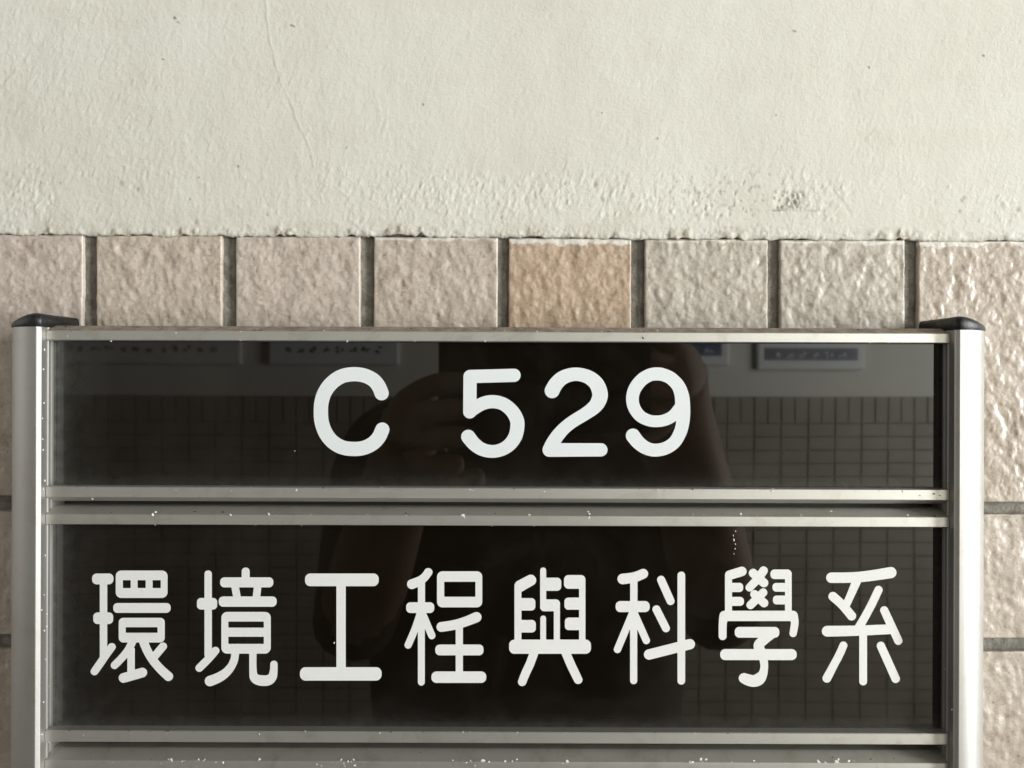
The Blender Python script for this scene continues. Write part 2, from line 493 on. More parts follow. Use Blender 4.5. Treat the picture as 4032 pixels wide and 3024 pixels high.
def build_tile(w, h, seed, paint, step):
    """tile centred on its own origin, front towards -y"""
    nx = max(8, int(w / step)); nz = max(8, int(h / step))
    u = np.linspace(-1, 1, nx); v = np.linspace(-1, 1, nz)
    b = 0.55
    def warp(t, half):                 # extra rows close to the edges
        x = t * half
        return x
    xs = np.concatenate([[-w / 2, -w / 2 + 0.10, -w / 2 + 0.28, -w / 2 + 0.55], np.linspace(-w / 2 + 0.9, w / 2 - 0.9, nx), [w / 2 - 0.55, w / 2 - 0.28, w / 2 - 0.10, w / 2]])
    zs = np.concatenate([[-h / 2, -h / 2 + 0.10, -h / 2 + 0.28, -h / 2 + 0.55], np.linspace(-h / 2 + 0.9, h / 2 - 0.9, nz), [h / 2 - 0.55, h / 2 - 0.28, h / 2 - 0.10, h / 2]])
    X, Z = np.meshgrid(xs, zs)
    ex = np.minimum(w / 2 - np.abs(X), h / 2 - np.abs(Z))
    ox, oz = seed * 31.7, seed * 17.9
    a = X * 0.95 + Z * 0.30 + ox; c = -X * 0.30 + Z * 0.95 + oz
    n1 = fbm(a, c * 0.8, 4.6, 120, 2, 0.5)
    n2 = fbm(a, c * 0.72, 1.7, 124, 3, 0.6)
    n3 = fbm(X + ox, Z + oz, 14, 128, 2)
    rel = 0.50 * (1 - np.abs(n1) * 1.7) + 0.34 * n2 + 0.15 * n3
    H = 0.72 * n1 + 0.44 * n2 + 0.22 * np.maximum(0, n2 - 0.15)
    edge = np.clip(ex / 1.6, 0, 1)
    H = H * (0.25 + 0.75 * edge) * 0.60
    rnd = np.where(ex < b, b - np.sqrt(np.clip(b * b - (b - np.clip(ex, 0, b)) ** 2, 0, None)), 0) * 0.8
    Y = -(H) + rnd
    jx = 0.10 * fbm(Z + ox, X * 0 + oz, 2.5, 132, 2) * (np.abs(X) > w / 2 - 0.3)
    jz = 0.10 * fbm(X + ox, Z * 0 + oz, 2.5, 136, 2) * (np.abs(Z) > h / 2 - 0.3)
    P = np.stack([X + jx, Y, Z + jz], -1)
    # side skirts
    def ring(Pg):
        L = Pg[:, :1].copy(); L[..., 1] = 3.0
        R = Pg[:, -1:].copy(); R[..., 1] = 3.0
        Pg = np.concatenate([L, Pg, R], 1)
        B = Pg[:1].copy(); B[..., 1] = 3.0
        T = Pg[-1:].copy(); T[..., 1] = 3.0
        return np.concatenate([B, Pg, T], 0)
    P = ring(P)
    pad = lambda A: np.pad(A, 1, mode='edge')
    rel = pad(np.clip(rel * 0.5 + 0.4, 0, 1))
    Xp, Zp = pad(X), pad(Z)
    dep = 0.5 + 1.7 * paint + 2.6 * paint * fbm(Xp + ox, Zp * 0 + oz, 6.0, 140, 3, 0.6) + 1.0 * fbm(Xp * 1.0 + ox, Zp * 0.3, 2.0, 144, 2) * paint
    pm = np.clip((Zp - (h / 2 - dep)) / 0.25 + 0.5, 0, 1) * min(1, paint * 2.2)
    gm = np.clip((Zp - (h / 2 - 0.55 - 0.5 * fbm(Xp + ox, Zp, 4, 148, 2))) / 0.3, 0, 1) * 0.55
    spk = np.clip((fbm(Xp + ox, Zp + oz, 1.1, 152, 2) - 0.55) * 6, 0, 1) * 0.40
    me = grid_mesh('tile', P.reshape(-1, 3) * MM, P.shape[1], P.shape[0])
    for nm, arr in (('relief', rel), ('paint', pm), ('grime', np.maximum(gm, spk))):
        at = me.attributes.new(nm, 'FLOAT', 'POINT')
        at.data.foreach_set('value', np.clip(arr, 0, 1).astype(np.float32).ravel())
    return me

def place_tile(x0, x1, z0, z1, col, seed, paint=0.0, step=0.62, dy=0.0):
    w, h = (x1 - x0), (z1 - z0)
    o = link('tile', build_tile(w, h, seed, paint, step), M_TILE, dado)
    o.location = ((x0 + x1) / 2 * MM, dy * MM, (z0 + z1) / 2 * MM)
    o.rotation_euler = (random.uniform(-.003, .003), random.uniform(-.0025, .0025), random.uniform(-.004, .004))
    o.color = (col[0], col[1], col[2], 1)
    return o
BEIGE = (0.50, 0.43, 0.365); PINK = (0.52, 0.445, 0.39); TAN = (0.46, 0.345, 0.25); GREY = (0.465, 0.415, 0.36); ROSE = (0.45, 0.375, 0.31)
SAND = (0.51, 0.435, 0.365)
def edge_mm(p): return (p - 2016) / F * 278.0
soldier = [(-172, 322.7, PINK, 0.0), (378.3, 871.5, SAND, 0.05), (927.5, 1417, PINK, 0.12), (1470.6, 1958, BEIGE, 0.40), (2001.6, 2484, TAN, 0.75),
           (2538, 3022, GREY, 0.42), (3072, 3562.7, GREY, 0.50), (3614, 4104, ROSE, 0.85)]
k = 0
for a, b, colr, pt in soldier:
    x0, x1 = edge_mm(a), edge_mm(b)
    zt = z_top((x0 + x1) / 2 * MM) * 1000 - 0.1
    place_tile(x0, x1, zt - 94.5, zt, colr, k + 1, pt, 0.5, random.uniform(-.15, .15)); k += 1
for s in (-1, 1):
    e = edge_mm(-172 - 52) if s < 0 else edge_mm(4104 + 52)
    for j in range(5):
        x0, x1 = (e - 45, e) if s < 0 else (e, e + 45)
        zt = z_top(x0 * MM) * 1000 - 0.1
        place_tile(x0, x1, zt - 94.5, zt, random.choice([BEIGE, PINK, GREY, SAND, ROSE]), k + 1, random.uniform(0, .5), 1.2); k += 1
        e += s * 50
zc = -46.3
for row in range(6):
    for j in range(-5, 5):
        x0 = -148 + 100 * j + 100
        vis = (j in (-2, 1, 2) or True) and row < 2
        cc = random.choice([BEIGE, PINK, GREY, SAND, BEIGE])
        if row == 0 and x0 > 100: cc = BEIGE
        near_f = (x0 < -140 and x0 > -260) or (x0 > 60 and x0 < 200)
        place_tile(x0, x0 + 95, zc - 45, zc, cc, k + 1, 0.0, 0.7 if near_f and row < 3 else 2.5); k += 1
    zc -= 49.6

# ------------------------------------------------------------------ the sign
SIGN = empty('door_sign', (-0.005, 0, -0.205))
tag(SIGN, 'aluminium slot-in door sign with black C 529 and department name panels on the tiled wall', 'sign')
OFF = Vector((0.005, 0, 0.205))
def part(name, me, mat, parent=SIGN, label=None):
    o = link(name, me, mat, parent)
    if parent is SIGN:
        o.location = OFF
    if label: o['label'] = label
    return o

XL, XR = -156.8, 147.4           # inner faces of the two posts (mm)
YF, YR, YP = -23.0, -19.4, -15.5 # fronts of posts, rails and plates (mm from the tile faces)
POST_TOP = 18.6
def post_profile(grow=0.0, ribs=True):
    p = [(0 - grow, 1.5), (0 - grow, -12.0)]
    if ribs:
        p += [(-0.0, -14.9), (-0.35, -15.0), (-0.35, -15.9), (0.05, -16.0), (0.05, -17.6), (-0.30, -17.7), (-0.30, -18.3), (0.0, -18.5)]
    p += [(0 - grow, -21.85 - grow), (0.25 - grow, -22.25 - grow), (1.0, -22.9 - grow), (1.25, -23.0 - grow)]
    for i in range(1, 19):
        t = math.radians(90 * i / 18)
        p.append((1.25 + (14.2 + grow) * math.sin(t), -9 - (14 + grow) * math.cos(t)))
    p.append((15.45 + grow, 1.5))
    return p
def make_post(side):
    pr = [((XR + x) if side > 0 else (XL - x), y) for x, y in post_profile()]
    me = prism_z('post', [(x * MM, y * MM) for x, y in pr], -0.205, POST_TOP * MM)
    for f in me.polygons: f.use_smooth = True
    me.set_sharp_from_angle(angle=math.radians(14))
    o = part('post', me, M_POST)
    o['label'] = 'aluminium post %s of the sign' % ('on the right edge' if side > 0 else 'on the left edge')
    return o
make_post(-1); make_post(1)

def make_cap(side):
    base = post_profile(0.35, False)
    n = len(base)
    cx = sum(p[0] for p in base) / n; cy = sum(p[1] for p in base) / n
    bm = bmesh.new()
    rings = []
    for z, ins in ((POST_TOP - 0.1, 0.35), (POST_TOP + 0.15, 0.0), (POST_TOP + 2.4, 0.05), (POST_TOP + 3.5, 0.35), (POST_TOP + 4.25, 1.0), (POST_TOP + 4.65, 2.0), (POST_TOP + 4.8, 3.6)):
        rg = []
        for (x, y) in base:
            dx, dy = x - cx, y - cy
            L = math.hypot(dx, dy)
            kx = (L - ins * 1.25) / L
            X = cx + dx * kx; Y = cy + dy * kx
            if y > 1.0: Y = y
            zz = z - max(0.0, z - POST_TOP - 0.2) * 0.66 * max(0.0, (X - 1.2) / 13.0) ** 1.3
            X = (XR + X) if side > 0 else (XL - X)
            rg.append(bm.verts.new((X * MM, Y * MM, zz * MM)))
        rings.append(rg)
    for r0, r1 in zip(rings[:-1], rings[1:]):
        for i in range(n):
            j = (i + 1) % n
            f = bm.faces.new((r0[i], r0[j], r1[j], r1[i])); f.smooth = True
    bm.faces.new(rings[0]); bm.faces.new(rings[-1])
    bmesh.ops.recalc_face_normals(bm, faces=bm.faces)
    me = bpy.data.meshes.new('end_cap'); bm.to_mesh(me); bm.free()
    o = part('end_cap', me, M_CAP)
    o['label'] = 'black plastic cap on the %s post' % ('right' if side > 0 else 'left')
make_cap(-1); make_cap(1)

# dark channel behind the panels
part('back_channel', box_mesh('back_channel', (XL + 0.3) * MM, (XR - 0.3) * MM, -0.0085, -0.0035, -0.203, 0.0145), M_DARK)

def rail(z_lo, z_hi, up, dusty):
    """front face z_lo..z_hi; bevel on the outer side (up=+1 above, -1 below)"""
    b, d = 1.95, 5.2
    pf = []                                   # (y, z)
    zin, zout = (z_lo, z_hi) if up > 0 else (z_hi, z_lo)
    s = up
    pf += [(-9.0, zin + 0.0 * s), (-15.3, zin), (YR + 0.25, zin), (YR, zin + 0.22 * s)]
    pf += [(YR, zout - 0.20 * s), (YR + 0.15, zout)]
    for t in (0.25, 0.5, 0.75, 1.0):
        pf.append((YR + 0.15 + d * t, zout + s * b * (t * 0.85 + 0.15 * math.sin(t * math.pi / 2))))
    pf += [(-9.0, zout + s * (b - 0.15))]
    me = prism_x('rail', [(y * MM, z * MM) for y, z in pf], (XL + 0.15) * MM, (XR - 0.15) * MM)
    me.materials.append(M_RAIL); me.materials.append(M_DUST)
    for f in me.polygons:
        if dusty and f.normal.z > 0.25 and f.center.z * 1000 > z_hi - 0.05: f.material_index = 1
    return me

def contour(S, x0, y0, st):
    """zero level loops of S (negative inside), vertices at x0+i*st, y0+j*st"""
    ny, nx = S.shape
    ins = S < 0
    code = ins[:-1, :-1] * 1 + ins[:-1, 1:] * 2 + ins[1:, 1:] * 4 + ins[1:, :-1] * 8
    segs = {1: [(3, 0)], 2: [(0, 1)], 3: [(3, 1)], 4: [(1, 2)], 5: [(3, 0), (1, 2)], 6: [(0, 2)], 7: [(3, 2)], 8: [(2, 3)],
            9: [(2, 0)], 10: [(0, 1), (2, 3)], 11: [(2, 1)], 12: [(1, 3)], 13: [(1, 0)], 14: [(0, 3)]}
    nxt = {}
    def ekey(i, j, e):
        return {0: (i, j, 'h'), 1: (i + 1, j, 'v'), 2: (i, j + 1, 'h'), 3: (i, j, 'v')}[e]
    adj = {}
    for j, i in zip(*np.nonzero((code > 0) & (code < 15))):
        for a, b in segs[int(code[j, i])]:
            ka, kb = ekey(i, j, a), ekey(i, j, b)
            adj.setdefault(ka, []).append(kb); adj.setdefault(kb, []).append(ka)
    def pos(k):
        i, j, t = k
        if t == 'h':
            a, b = S[j, i], S[j, i + 1]; f = a / (a - b); return (x0 + (i + f) * st, y0 + j * st)
        a, b = S[j, i], S[j + 1, i]; f = a / (a - b); return (x0 + i * st, y0 + (j + f) * st)
    loops = []; seen = set()
    for k0 in adj:
        if k0 in seen: continue
        lp = [k0]; seen.add(k0); cur = k0
        while True:
            n2 = [q for q in adj[cur] if q not in seen]
            if not n2: break
            cur = n2[0]; seen.add(cur); lp.append(cur)
        if len(lp) > 6: loops.append([pos(q) for q in lp])
    out = []
    for lp in loops:
        keep = [lp[0]]
        for i in range(1, len(lp) - 1):
            ax, ay = keep[-1]; bx, by = lp[i]; cx, cy = lp[i + 1]
            L = math.hypot(cx - ax, cy - ay) + 1e-9
            if abs((cx - ax) * (by - ay) - (cy - ay) * (bx - ax)) / L > 0.35 or math.hypot(bx - ax, by - ay) > 60: keep.append(lp[i])
        keep.append(lp[-1])
        out.append(keep)
    return out

def smooth_pts(pts, n=8):
    P = [pts[0]] + list(pts) + [pts[-1]]
    o = []
    for i in range(1, len(P) - 2):
        p0, p1, p2, p3 = (np.array(q, float) for q in P[i - 1:i + 3])
        for k_ in range(n):
            t = k_ / n
            o.append(0.5 * ((2 * p1) + (-p0 + p2) * t + (2 * p0 - 5 * p1 + 4 * p2 - p3) * t * t + (-p0 + 3 * p1 - 3 * p2 + p3) * t ** 3))
    o.append(np.array(pts[-1], float))
    return o

def glyph_mesh(name, ox, oy, sc_, ops, thick=0.00012):
    st = 5.0
    xs = np.arange(440, 1720, st) if sc_ < 4 else np.arange(100, 1720, st)
    ys = np.arange(-20, 1700, st)
    X, Y = np.meshgrid(xs, ys)
    S = np.full(X.shape, 1e6)
    for op in ops:
        t = op[0]
        if t in ('b', 'h'):
            x0, y0, x1, y1 = op[1:5]; r = op[5] if len(op) > 5 else 3
            qx = np.abs(X - (x0 + x1) / 2) - ((x1 - x0) / 2 - r); qy = np.abs(Y - (y0 + y1) / 2) - ((y1 - y0) / 2 - r)
            d = np.hypot(np.maximum(qx, 0), np.maximum(qy, 0)) + np.minimum(np.maximum(qx, qy), 0) - r
            S = np.minimum(S, d) if t == 'b' else np.maximum(S, -d)
        else:
            hw = op[1]
            pts = [(p[0], p[1], p[2] if len(p) > 2 else hw) for p in op[2]]
            if t == 's': pts = smooth_pts(pts)
            for (ax, ay, ar), (bx, by, br) in zip(pts[:-1], pts[1:]):
                dx, dy = bx - ax, by - ay; L2 = dx * dx + dy * dy + 1e-9
                u = np.clip(((X - ax) * dx + (Y - ay) * dy) / L2, 0, 1)
                S = np.minimum(S, np.hypot(X - ax - u * dx, Y - ay - u * dy) - (ar + (br - ar) * u))
    S = S + 1e-4
    cu = bpy.data.curves.new(name, 'CURVE'); cu.dimensions = '2D'; cu.fill_mode = 'BOTH'; cu.extrude = thick / 2
    D = 0.278 + YP * MM - thick
    for lp in contour(S, xs[0], ys[0], st):
        sp = cu.splines.new('POLY'); sp.points.add(len(lp) - 1); sp.use_cyclic_u = True
        for pt, (gx, gy) in zip(sp.points, lp):
            wx, wz = px(ox + gx / sc_, oy + gy / sc_, D)
            pt.co = (wx * 1000, wz * 1000, 0, 1)      # mm while triangulating
    cu.extrude = thick / 2 * 1000
    tmp = bpy.data.objects.new(name, cu); C.objects.link(tmp)
    dg = bpy.context.evaluated_depsgraph_get()
    me = bpy.data.meshes.new_from_object(tmp.evaluated_get(dg))
    bpy.data.objects.remove(tmp); bpy.data.curves.remove(cu)
    yc = YP * MM - thick / 2 - 0.00002
    for v in me.vertices:
        x, y, z = v.co
        v.co = (x * MM, yc - z * MM, y * MM)
    me.name = name
    return me

S4, S3 = 2212 / 520.0, 2212 / 640.0
GL_TOP = [
 ('letter', 'white vinyl capital letter C', 1200, 1420, [('s', 119, [(1287, 546), (1238, 430), (1150, 325), (1000, 250), (820, 227), (630, 258), (465, 360), (345, 510), (283, 680), (269, 853), (283, 1030), (345, 1205), (460, 1355), (625, 1452), (820, 1480), (1000, 1458), (1150, 1380), (1245, 1275), (1298, 1155)])]),
 ('numeral', 'white vinyl numeral 5', 1680, 1420, [('p', 111, [(733, 266), (1463, 246)]), ('p', 111, [(727, 266), (722, 858)]),
   ('s', 110, [(722, 852), (830, 778, 108), (960, 710), (1120, 687), (1290, 730), (1425, 840, 113), (1505, 975, 117), (1520, 1095, 118), (1490, 1255, 116), (1400, 1395, 112), (1265, 1487, 108), (1100, 1521, 107), (930, 1487, 110), (795, 1395, 115), (697, 1276, 119)])]),
 ('numeral', 'white vinyl numeral 2', 2020, 1420, [('s', 114, [(655, 504, 125), (712, 400, 122), (810, 300, 118), (940, 243), (1090, 229, 112), (1260, 275, 116), (1395, 385, 124), (1456, 540, 130), (1440, 660, 128), (1365, 775, 118), (1220, 885, 108), (1000, 1020, 105), (850, 1140, 106), (730, 1280, 112), (650, 1410, 116), (612, 1493, 117)]),
   ('p', 112, [(610, 1497, 115), (1472, 1494, 111)])]),
 ('numeral', 'white vinyl numeral 9', 2340, 1420, [('s', 108, [(1480, 760, 124), (1470, 600, 120), (1410, 430, 112), (1290, 300, 108), (1165, 240), (1055, 222, 110), (930, 240), (790, 325), (680, 470), (639, 626, 106), (665, 780, 104), (760, 920, 100), (900, 997, 98), (1050, 1017, 97), (1200, 990, 97), (1330, 915, 98), (1430, 800, 104)]),
   ('s', 112, [(1470, 600, 120), (1481, 760, 124), (1488, 900, 118), (1480, 1050, 110), (1440, 1200, 108), (1345, 1365, 106), (1195, 1467, 107), (1020, 1500, 108), (870, 1465, 110), (738, 1372, 115), (648, 1258, 120)])]),
]
GL_LOW = [
 ('character', 'white vinyl character 環', 200, 2225, [('b', 562, 115, 850, 262, 62), ('b', 667, 150, 765, 1290), ('b', 578, 645, 846, 802, 58), ('s', 53, [(828, 1115), (755, 1215), (690, 1310), (595, 1447)]),
   ('b', 884, 75, 1586, 447, 75), ('h', 978, 205, 1088, 313, 4), ('h', 1178, 205, 1292, 313, 4), ('h', 1382, 205, 1497, 313, 4), ('b', 850, 517, 1628, 650, 56), ('b', 925, 718, 1548, 1053, 62), ('h', 1016, 845, 1453, 922, 4),
   ('s', 52, [(1112, 1040), (1050, 1160), (965, 1265), (868, 1363)]), ('b', 1042, 1130, 1140, 1450), ('p', 66, [(990, 1536), (1242, 1464)]), ('s', 58, [(1255, 1030), (1308, 1160), (1385, 1290), (1485, 1410), (1600, 1516, 62)]), ('p', 54, [(1525, 1108), (1410, 1245)])]),
 ('character', 'white vinyl character 境', 620, 2225, [('b', 640, 73, 738, 1270, 48), ('b', 538, 448, 810, 605, 54), ('s', 53, [(788, 1166), (700, 1270), (570, 1400)]), ('b', 1146, 34, 1253, 230, 52), ('b', 853, 167, 1575, 303, 58),
   ('p', 50, [(1054, 290), (1082, 440)]), ('p', 50, [(1363, 290), (1346, 440)]), ('b', 834, 427, 1621, 567, 60), ('b', 870, 638, 1540, 1205, 78), ('h', 962, 768, 1448, 852, 3), ('h', 962, 975, 1448, 1073, 3),
   ('s', 52, [(1058, 1180), (1046, 1285), (1000, 1385, 55), (920, 1475, 62), (820, 1537, 68), (715, 1578, 71)]), ('s', 48, [(1298, 1180), (1299, 1440, 49), (1322, 1535, 62), (1395, 1569, 71), (1500, 1569, 71), (1560, 1525, 62), (1581, 1440, 51), (1584, 1350, 49)])]),
 ('character', 'white vinyl character 工', 1020, 2225, [('b', 626, 115, 1627, 287, 72), ('b', 1053, 200, 1178, 1450), ('b', 557, 1390, 1667, 1572, 78)]),
 ('character', 'white vinyl character 程', 1430, 2225, [('s', 60, [(664, 260, 67), (765, 218, 62), (835, 165, 57), (886, 98, 57)]), ('b', 745, 200, 841, 640), ('b', 745, 500, 838, 1640, 46), ('b', 585, 507, 967, 652, 60), ('s', 49, [(782, 640), (705, 870), (612, 1088)]), ('p', 49, [(797, 640), (934, 960)]),
   ('b', 1005, 85, 1620, 575, 75), ('h', 1102, 227, 1528, 432, 3), ('s', 66, [(1065, 842, 67), (1230, 816), (1390, 770), (1540, 710, 70)]), ('b', 1259, 800, 1357, 1500), ('b', 981, 1082, 1637, 1228, 60), ('b', 928, 1448, 1675, 1603, 70)]),
 ('character', 'white vinyl character 與', 1850, 2225, [('b', 607, 285, 702, 1060), ('p', 78, [(685, 285), (828, 206, 75)]), ('b', 620, 450, 892, 618, 55), ('b', 620, 748, 898, 917, 55), ('b', 957, 34, 1039, 560, 40), ('b', 962, 172, 1244, 350, 58), ('b', 957, 467, 1226, 628, 55), ('b', 1143, 530, 1226, 1060),
   ('b', 959, 688, 1037, 1060, 38), ('b', 1487, 200, 1573, 1060), ('b', 1281, 136, 1573, 322, 62), ('b', 1287, 443, 1560, 607, 52), ('b', 1293, 715, 1560, 885, 52), ('b', 535, 1015, 1648, 1207, 72),
   ('s', 59, [(876, 1190), (818, 1345), (762, 1465), (712, 1590, 57)]), ('s', 60, [(1305, 1190), (1368, 1340), (1420, 1450), (1474, 1560, 58)])]),
 ('character', 'white vinyl character 科', 2260, 2225, [('s', 70, [(664, 189, 72), (820, 167, 69), (942, 118, 67)]), ('b', 765, 180, 864, 640), ('b', 764, 500, 861, 1620, 46), ('b', 567, 490, 1030, 640, 64), ('p', 50, [(808, 630), (592, 1148)]), ('p', 50, [(808, 630), (985, 1026)]),
   ('p', 55, [(1186, 201), (1314, 489)]), ('p', 54, [(1122, 602), (1252, 860)]), ('p', 70, [(1022, 1217), (1577, 1077)]), ('b', 1409, 90, 1513, 1626, 50)]),
 ('character', 'white vinyl character 學', 2670, 2225, [('b', 638, 140, 734, 680), ('p', 64, [(702, 137), (868, 86)]), ('b', 650, 242, 886, 367, 52), ('b', 650, 433, 897, 555, 54), ('p', 60, [(1022, 110), (1168, 242)]), ('s', 58, [(1163, 76), (1080, 190), (972, 306, 54)]), ('p', 58, [(1040, 398), (1170, 516)]), ('p', 56, [(1158, 373), (986, 544)]),
   ('b', 1455, 110, 1546, 660), ('b', 1256, 60, 1546, 190, 58), ('b', 1285, 243, 1530, 362, 50), ('b', 1290, 415, 1530, 535, 50), ('b', 570, 622, 1625, 762, 65), ('s', 54, [(630, 690, 67), (608, 790, 55), (606, 967, 54)]), ('s', 52, [(1562, 690, 68), (1587, 770, 53), (1580, 850, 52), (1565, 930, 50)]),
   ('b', 771, 842, 1378, 988, 62), ('s', 66, [(1300, 917), (1190, 1000), (1100, 1085, 70), (1118, 1165, 68)]), ('b', 573, 1143, 1614, 1293, 68), ('s', 56, [(1163, 1280, 56), (1173, 1380, 53), (1156, 1475, 60), (1105, 1548, 80), (1035, 1578, 80), (960, 1565, 78), (895, 1540, 70)])]),
 ('character', 'white vinyl character 系', 3080, 2225, [('s', 72, [(669, 172, 71), (960, 168, 71), (1200, 145, 73), (1479, 102, 76)]), ('s', 55, [(1013, 215, 62), (950, 365), (872, 540, 52)]), ('s', 60, [(690, 427, 62), (815, 540), (944, 692, 62)]), ('s', 56, [(1310, 338), (1222, 525), (1132, 695), (1045, 845, 58)]), ('s', 70, [(612, 900, 73), (1000, 893), (1485, 872, 66)]),
   ('p', 56, [(1388, 616), (1580, 1030)]), ('b', 1048, 900, 1154, 1637, 52), ('s', 55, [(832, 1094, 54), (780, 1215), (700, 1365), (608, 1540, 60)]), ('p', 56, [(1342, 1098), (1544, 1547, 58)])]),
]

def plate_mesh(x0, x1, z0, z1):
    xs = np.unique(np.concatenate([np.linspace(x0, x0 + 8, 12), np.linspace(x0 + 8, x1 - 8, 20), np.linspace(x1 - 8, x1, 12)]))
    zs = np.unique(np.concatenate([np.linspace(z0, z0 + 6, 12), np.linspace(z0 + 6, z1 - 6, 8), np.linspace(z1 - 6, z1, 10)]))
    X, Z = np.meshgrid(xs, zs)
    e = 0.9 * np.exp(-(X - x0) / 1.7) + 0.42 * np.exp(-(X - x0) / 6.0) + 0.20 * np.exp(-(x1 - X) / 4.0) + 0.40 * np.exp(-np.maximum(0, Z - z0 - 1) / 2.2)  # post's hazy reflection painted in along the left edge, plus edge dust
    Y = np.full(X.shape, YP)
    def pad(A, m='edge'): return np.pad(A, 1, mode=m)
    Xp, Yp, Zp, ep = pad(X), pad(Y), pad(Z), pad(e)
    Yp[0, :] = Yp[-1, :] = YP + 3; Yp[:, 0] = Yp[:, -1] = YP + 3
    me = grid_mesh('name_panel', np.stack([Xp, Yp, Zp], -1).reshape(-1, 3) * MM, Xp.shape[1], Xp.shape[0], False)
    a = me.attributes.new('edge_haze', 'FLOAT', 'POINT'); a.data.foreach_set('value', np.clip(ep, 0, 1).astype(np.float32).ravel())
    return me

def make_panel(label, zt0, zt1, zb0, zb1, glyphs, sc_, mat, dusty):
    """zt: top rail face lo/hi, zb: bottom rail face lo/hi (mm)"""
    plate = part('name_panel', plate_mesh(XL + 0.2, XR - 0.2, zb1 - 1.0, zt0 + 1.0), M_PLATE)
    plate['label'] = label
    t = link('rail', rail(zt0, zt1, +1, dusty), None, plate)
    b = link('rail', rail(zb0, zb1, -1, False), None, plate)
    for nm, lb, ox, oy, ops in glyphs:
        g = link(nm, glyph_mesh(nm, ox, oy, sc_, ops), mat, plate)
        g['label'] = lb
    return plate
make_panel('black glossy panel reading C 529', 14.25, 17.55, -38.65, -35.0, GL_TOP, S4, M_COOL, True)
make_panel('black glossy panel reading 環境工程與科學系', -47.75, -44.25, -120.9, -117.1, GL_LOW, S3, M_WARM, False)
make_panel('panel slot below, only its top rail in view', -130.7, -127.15, -192.0, -188.5, [], S3, M_WARM, False)

# paint flecks, lint and grit lying on the rails
def build_flecks():
    bm = bmesh.new()
    r = random.Random(3)
    def fleck(x, y, z, sx, sy, sz, rot):
        g = bmesh.ops.create_icosphere(bm, subdivisions=1, radius=1.0)
        m = Matrix.Translation((x * MM, y * MM, z * MM)) @ Matrix.Rotation(rot, 4, 'Y') @ Matrix.Diagonal((sx * MM, sy * MM, sz * MM, 1))
        for v in g['verts']:
            v.co = Vector((v.co.x * r.uniform(.35, 1.5), v.co.y, v.co.z * r.uniform(.35, 1.5)))
            v.co = m @ v.co
    def at(pxx, pyy, y):
        D = 0.278 + y * MM
        a, b = px(pxx, pyy, D); return a * 1000, b * 1000
    # (x px, y px, size) as seen in the photograph, on the rail fronts
    for vx, vy, s in ((330, 1112, .75), (336, 1106, .4), (498, 1112, .5), (580, 1110, .4), (672, 1112, .45), (730, 1113, .35), (793, 1111, .4),
                      (1000, 1113, .6), (1003, 1118, .4), (1056, 1110, .5), (1143, 1112, .4), (1273, 1110, .45), (1272, 1118, .45), (1270, 1105, .35),
                      (1497, 1111, .4), (1520, 1111, .35), (1600, 1110, .5), (1730, 1112, .4), (1795, 1104, .5), (1960, 1112, .4),
                      (1015, 1058, .35), (1022, 1060, .35), (900, 1058, .3), (780, 1058, .3), (640, 1059, .4), (500, 1060, .3), (380, 1059, .35), (200, 1078, .4),
                      (1176, 1062, .35), (1420, 1058, .3), (1440, 1059, .35), (1520, 1060, .35), (1670, 1055, .5), (1668, 1062, .4), (1850, 1061, .35), (1900, 1060, .3), (1950, 1061, .35),
                      (146, 726, .35), (240, 737, .3), (380, 719, .3), (520, 716, .3), (700, 714, .3), (1090, 713, .35), (1160, 716, .3), (1420, 714, .3), (1300, 716, .3),
                      (180, 1588, .3), (360, 1585, .3), (560, 1586, .35), (820, 1583, .3), (1000, 1581, .4), (1220, 1583, .35), (1245, 1583, .3), (1500, 1584, .35), (1640, 1583, .4), (1840, 1584, .3)):
        x, z = at(vx * 1.8228, vy * 1.8228, YR)
        fleck(x, YR - 0.05, z, s * r.uniform(.4, 1.5) * .9, .16, s * r.uniform(.35, 1.0), r.uniform(-1, 1))
    for k_ in range(64):
        vx = r.choice([r.uniform(150, 2040), r.gauss(r.choice([420, 760, 1010, 1500, 1830]), 35)])
        if not 120 < vx < 2040: continue
        x, z = at(vx * 1.8228, (1643 + abs(r.gauss(0, 7)) - 3) * 1.8228, YR)
        s = r.choice([.14, .2, .25, .35, .5])
        fleck(x, YR - 0.03, z, s * r.uniform(.6, 1.8), .12, s, r.uniform(-1, 1))
    for k_ in range(26):
        x = r.uniform(XL + 4, XR - 6); z, hi = r.choice([(-47.7, .15), (-35.0, .2), (14.3, .1), (-117.1, .2), (-44.3, .2)])
        fleck(x, YR - 0.03, z + r.uniform(-hi, hi), r.uniform(.1, .28), .15, r.uniform(.1, .28), r.uniform(-1, 1))
    # lint on the posts' inner faces and edges
    for k_ in range(26):
        side = r.choice([-1, -1, 1]); z = r.uniform(-125, 16)
        x = (XL + 0.1) if side < 0 else (XR - 0.1)
        fleck(x, r.uniform(-22, -17), z, .22, r.uniform(.15, .3), r.uniform(.2, .45), 0)
    # dried drip on the lower plate
    for vy, s in ((1147, .45), (1157, .5), (1166, .55), (1176, .45), (1185, .5), (1196, .35)):
        x, z = at((1586 + r.uniform(-3, 3)) * 1.8228, vy * 1.8228, YP)
        fleck(x, YP - 0.12, z, s * .45, .2, s * .8, r.uniform(-.5, .5))
    for vx, vy, s in ((722, 1389, .4), (637, 974, .25)):
        x, z = at(vx * 1.8228, vy * 1.8228, YP)
        fleck(x, YP - 0.1, z, s * .6, .2, s, 0.2)
    me = bpy.data.meshes.new('paint_flecks'); bm.to_mesh(me); bm.free()
    return me
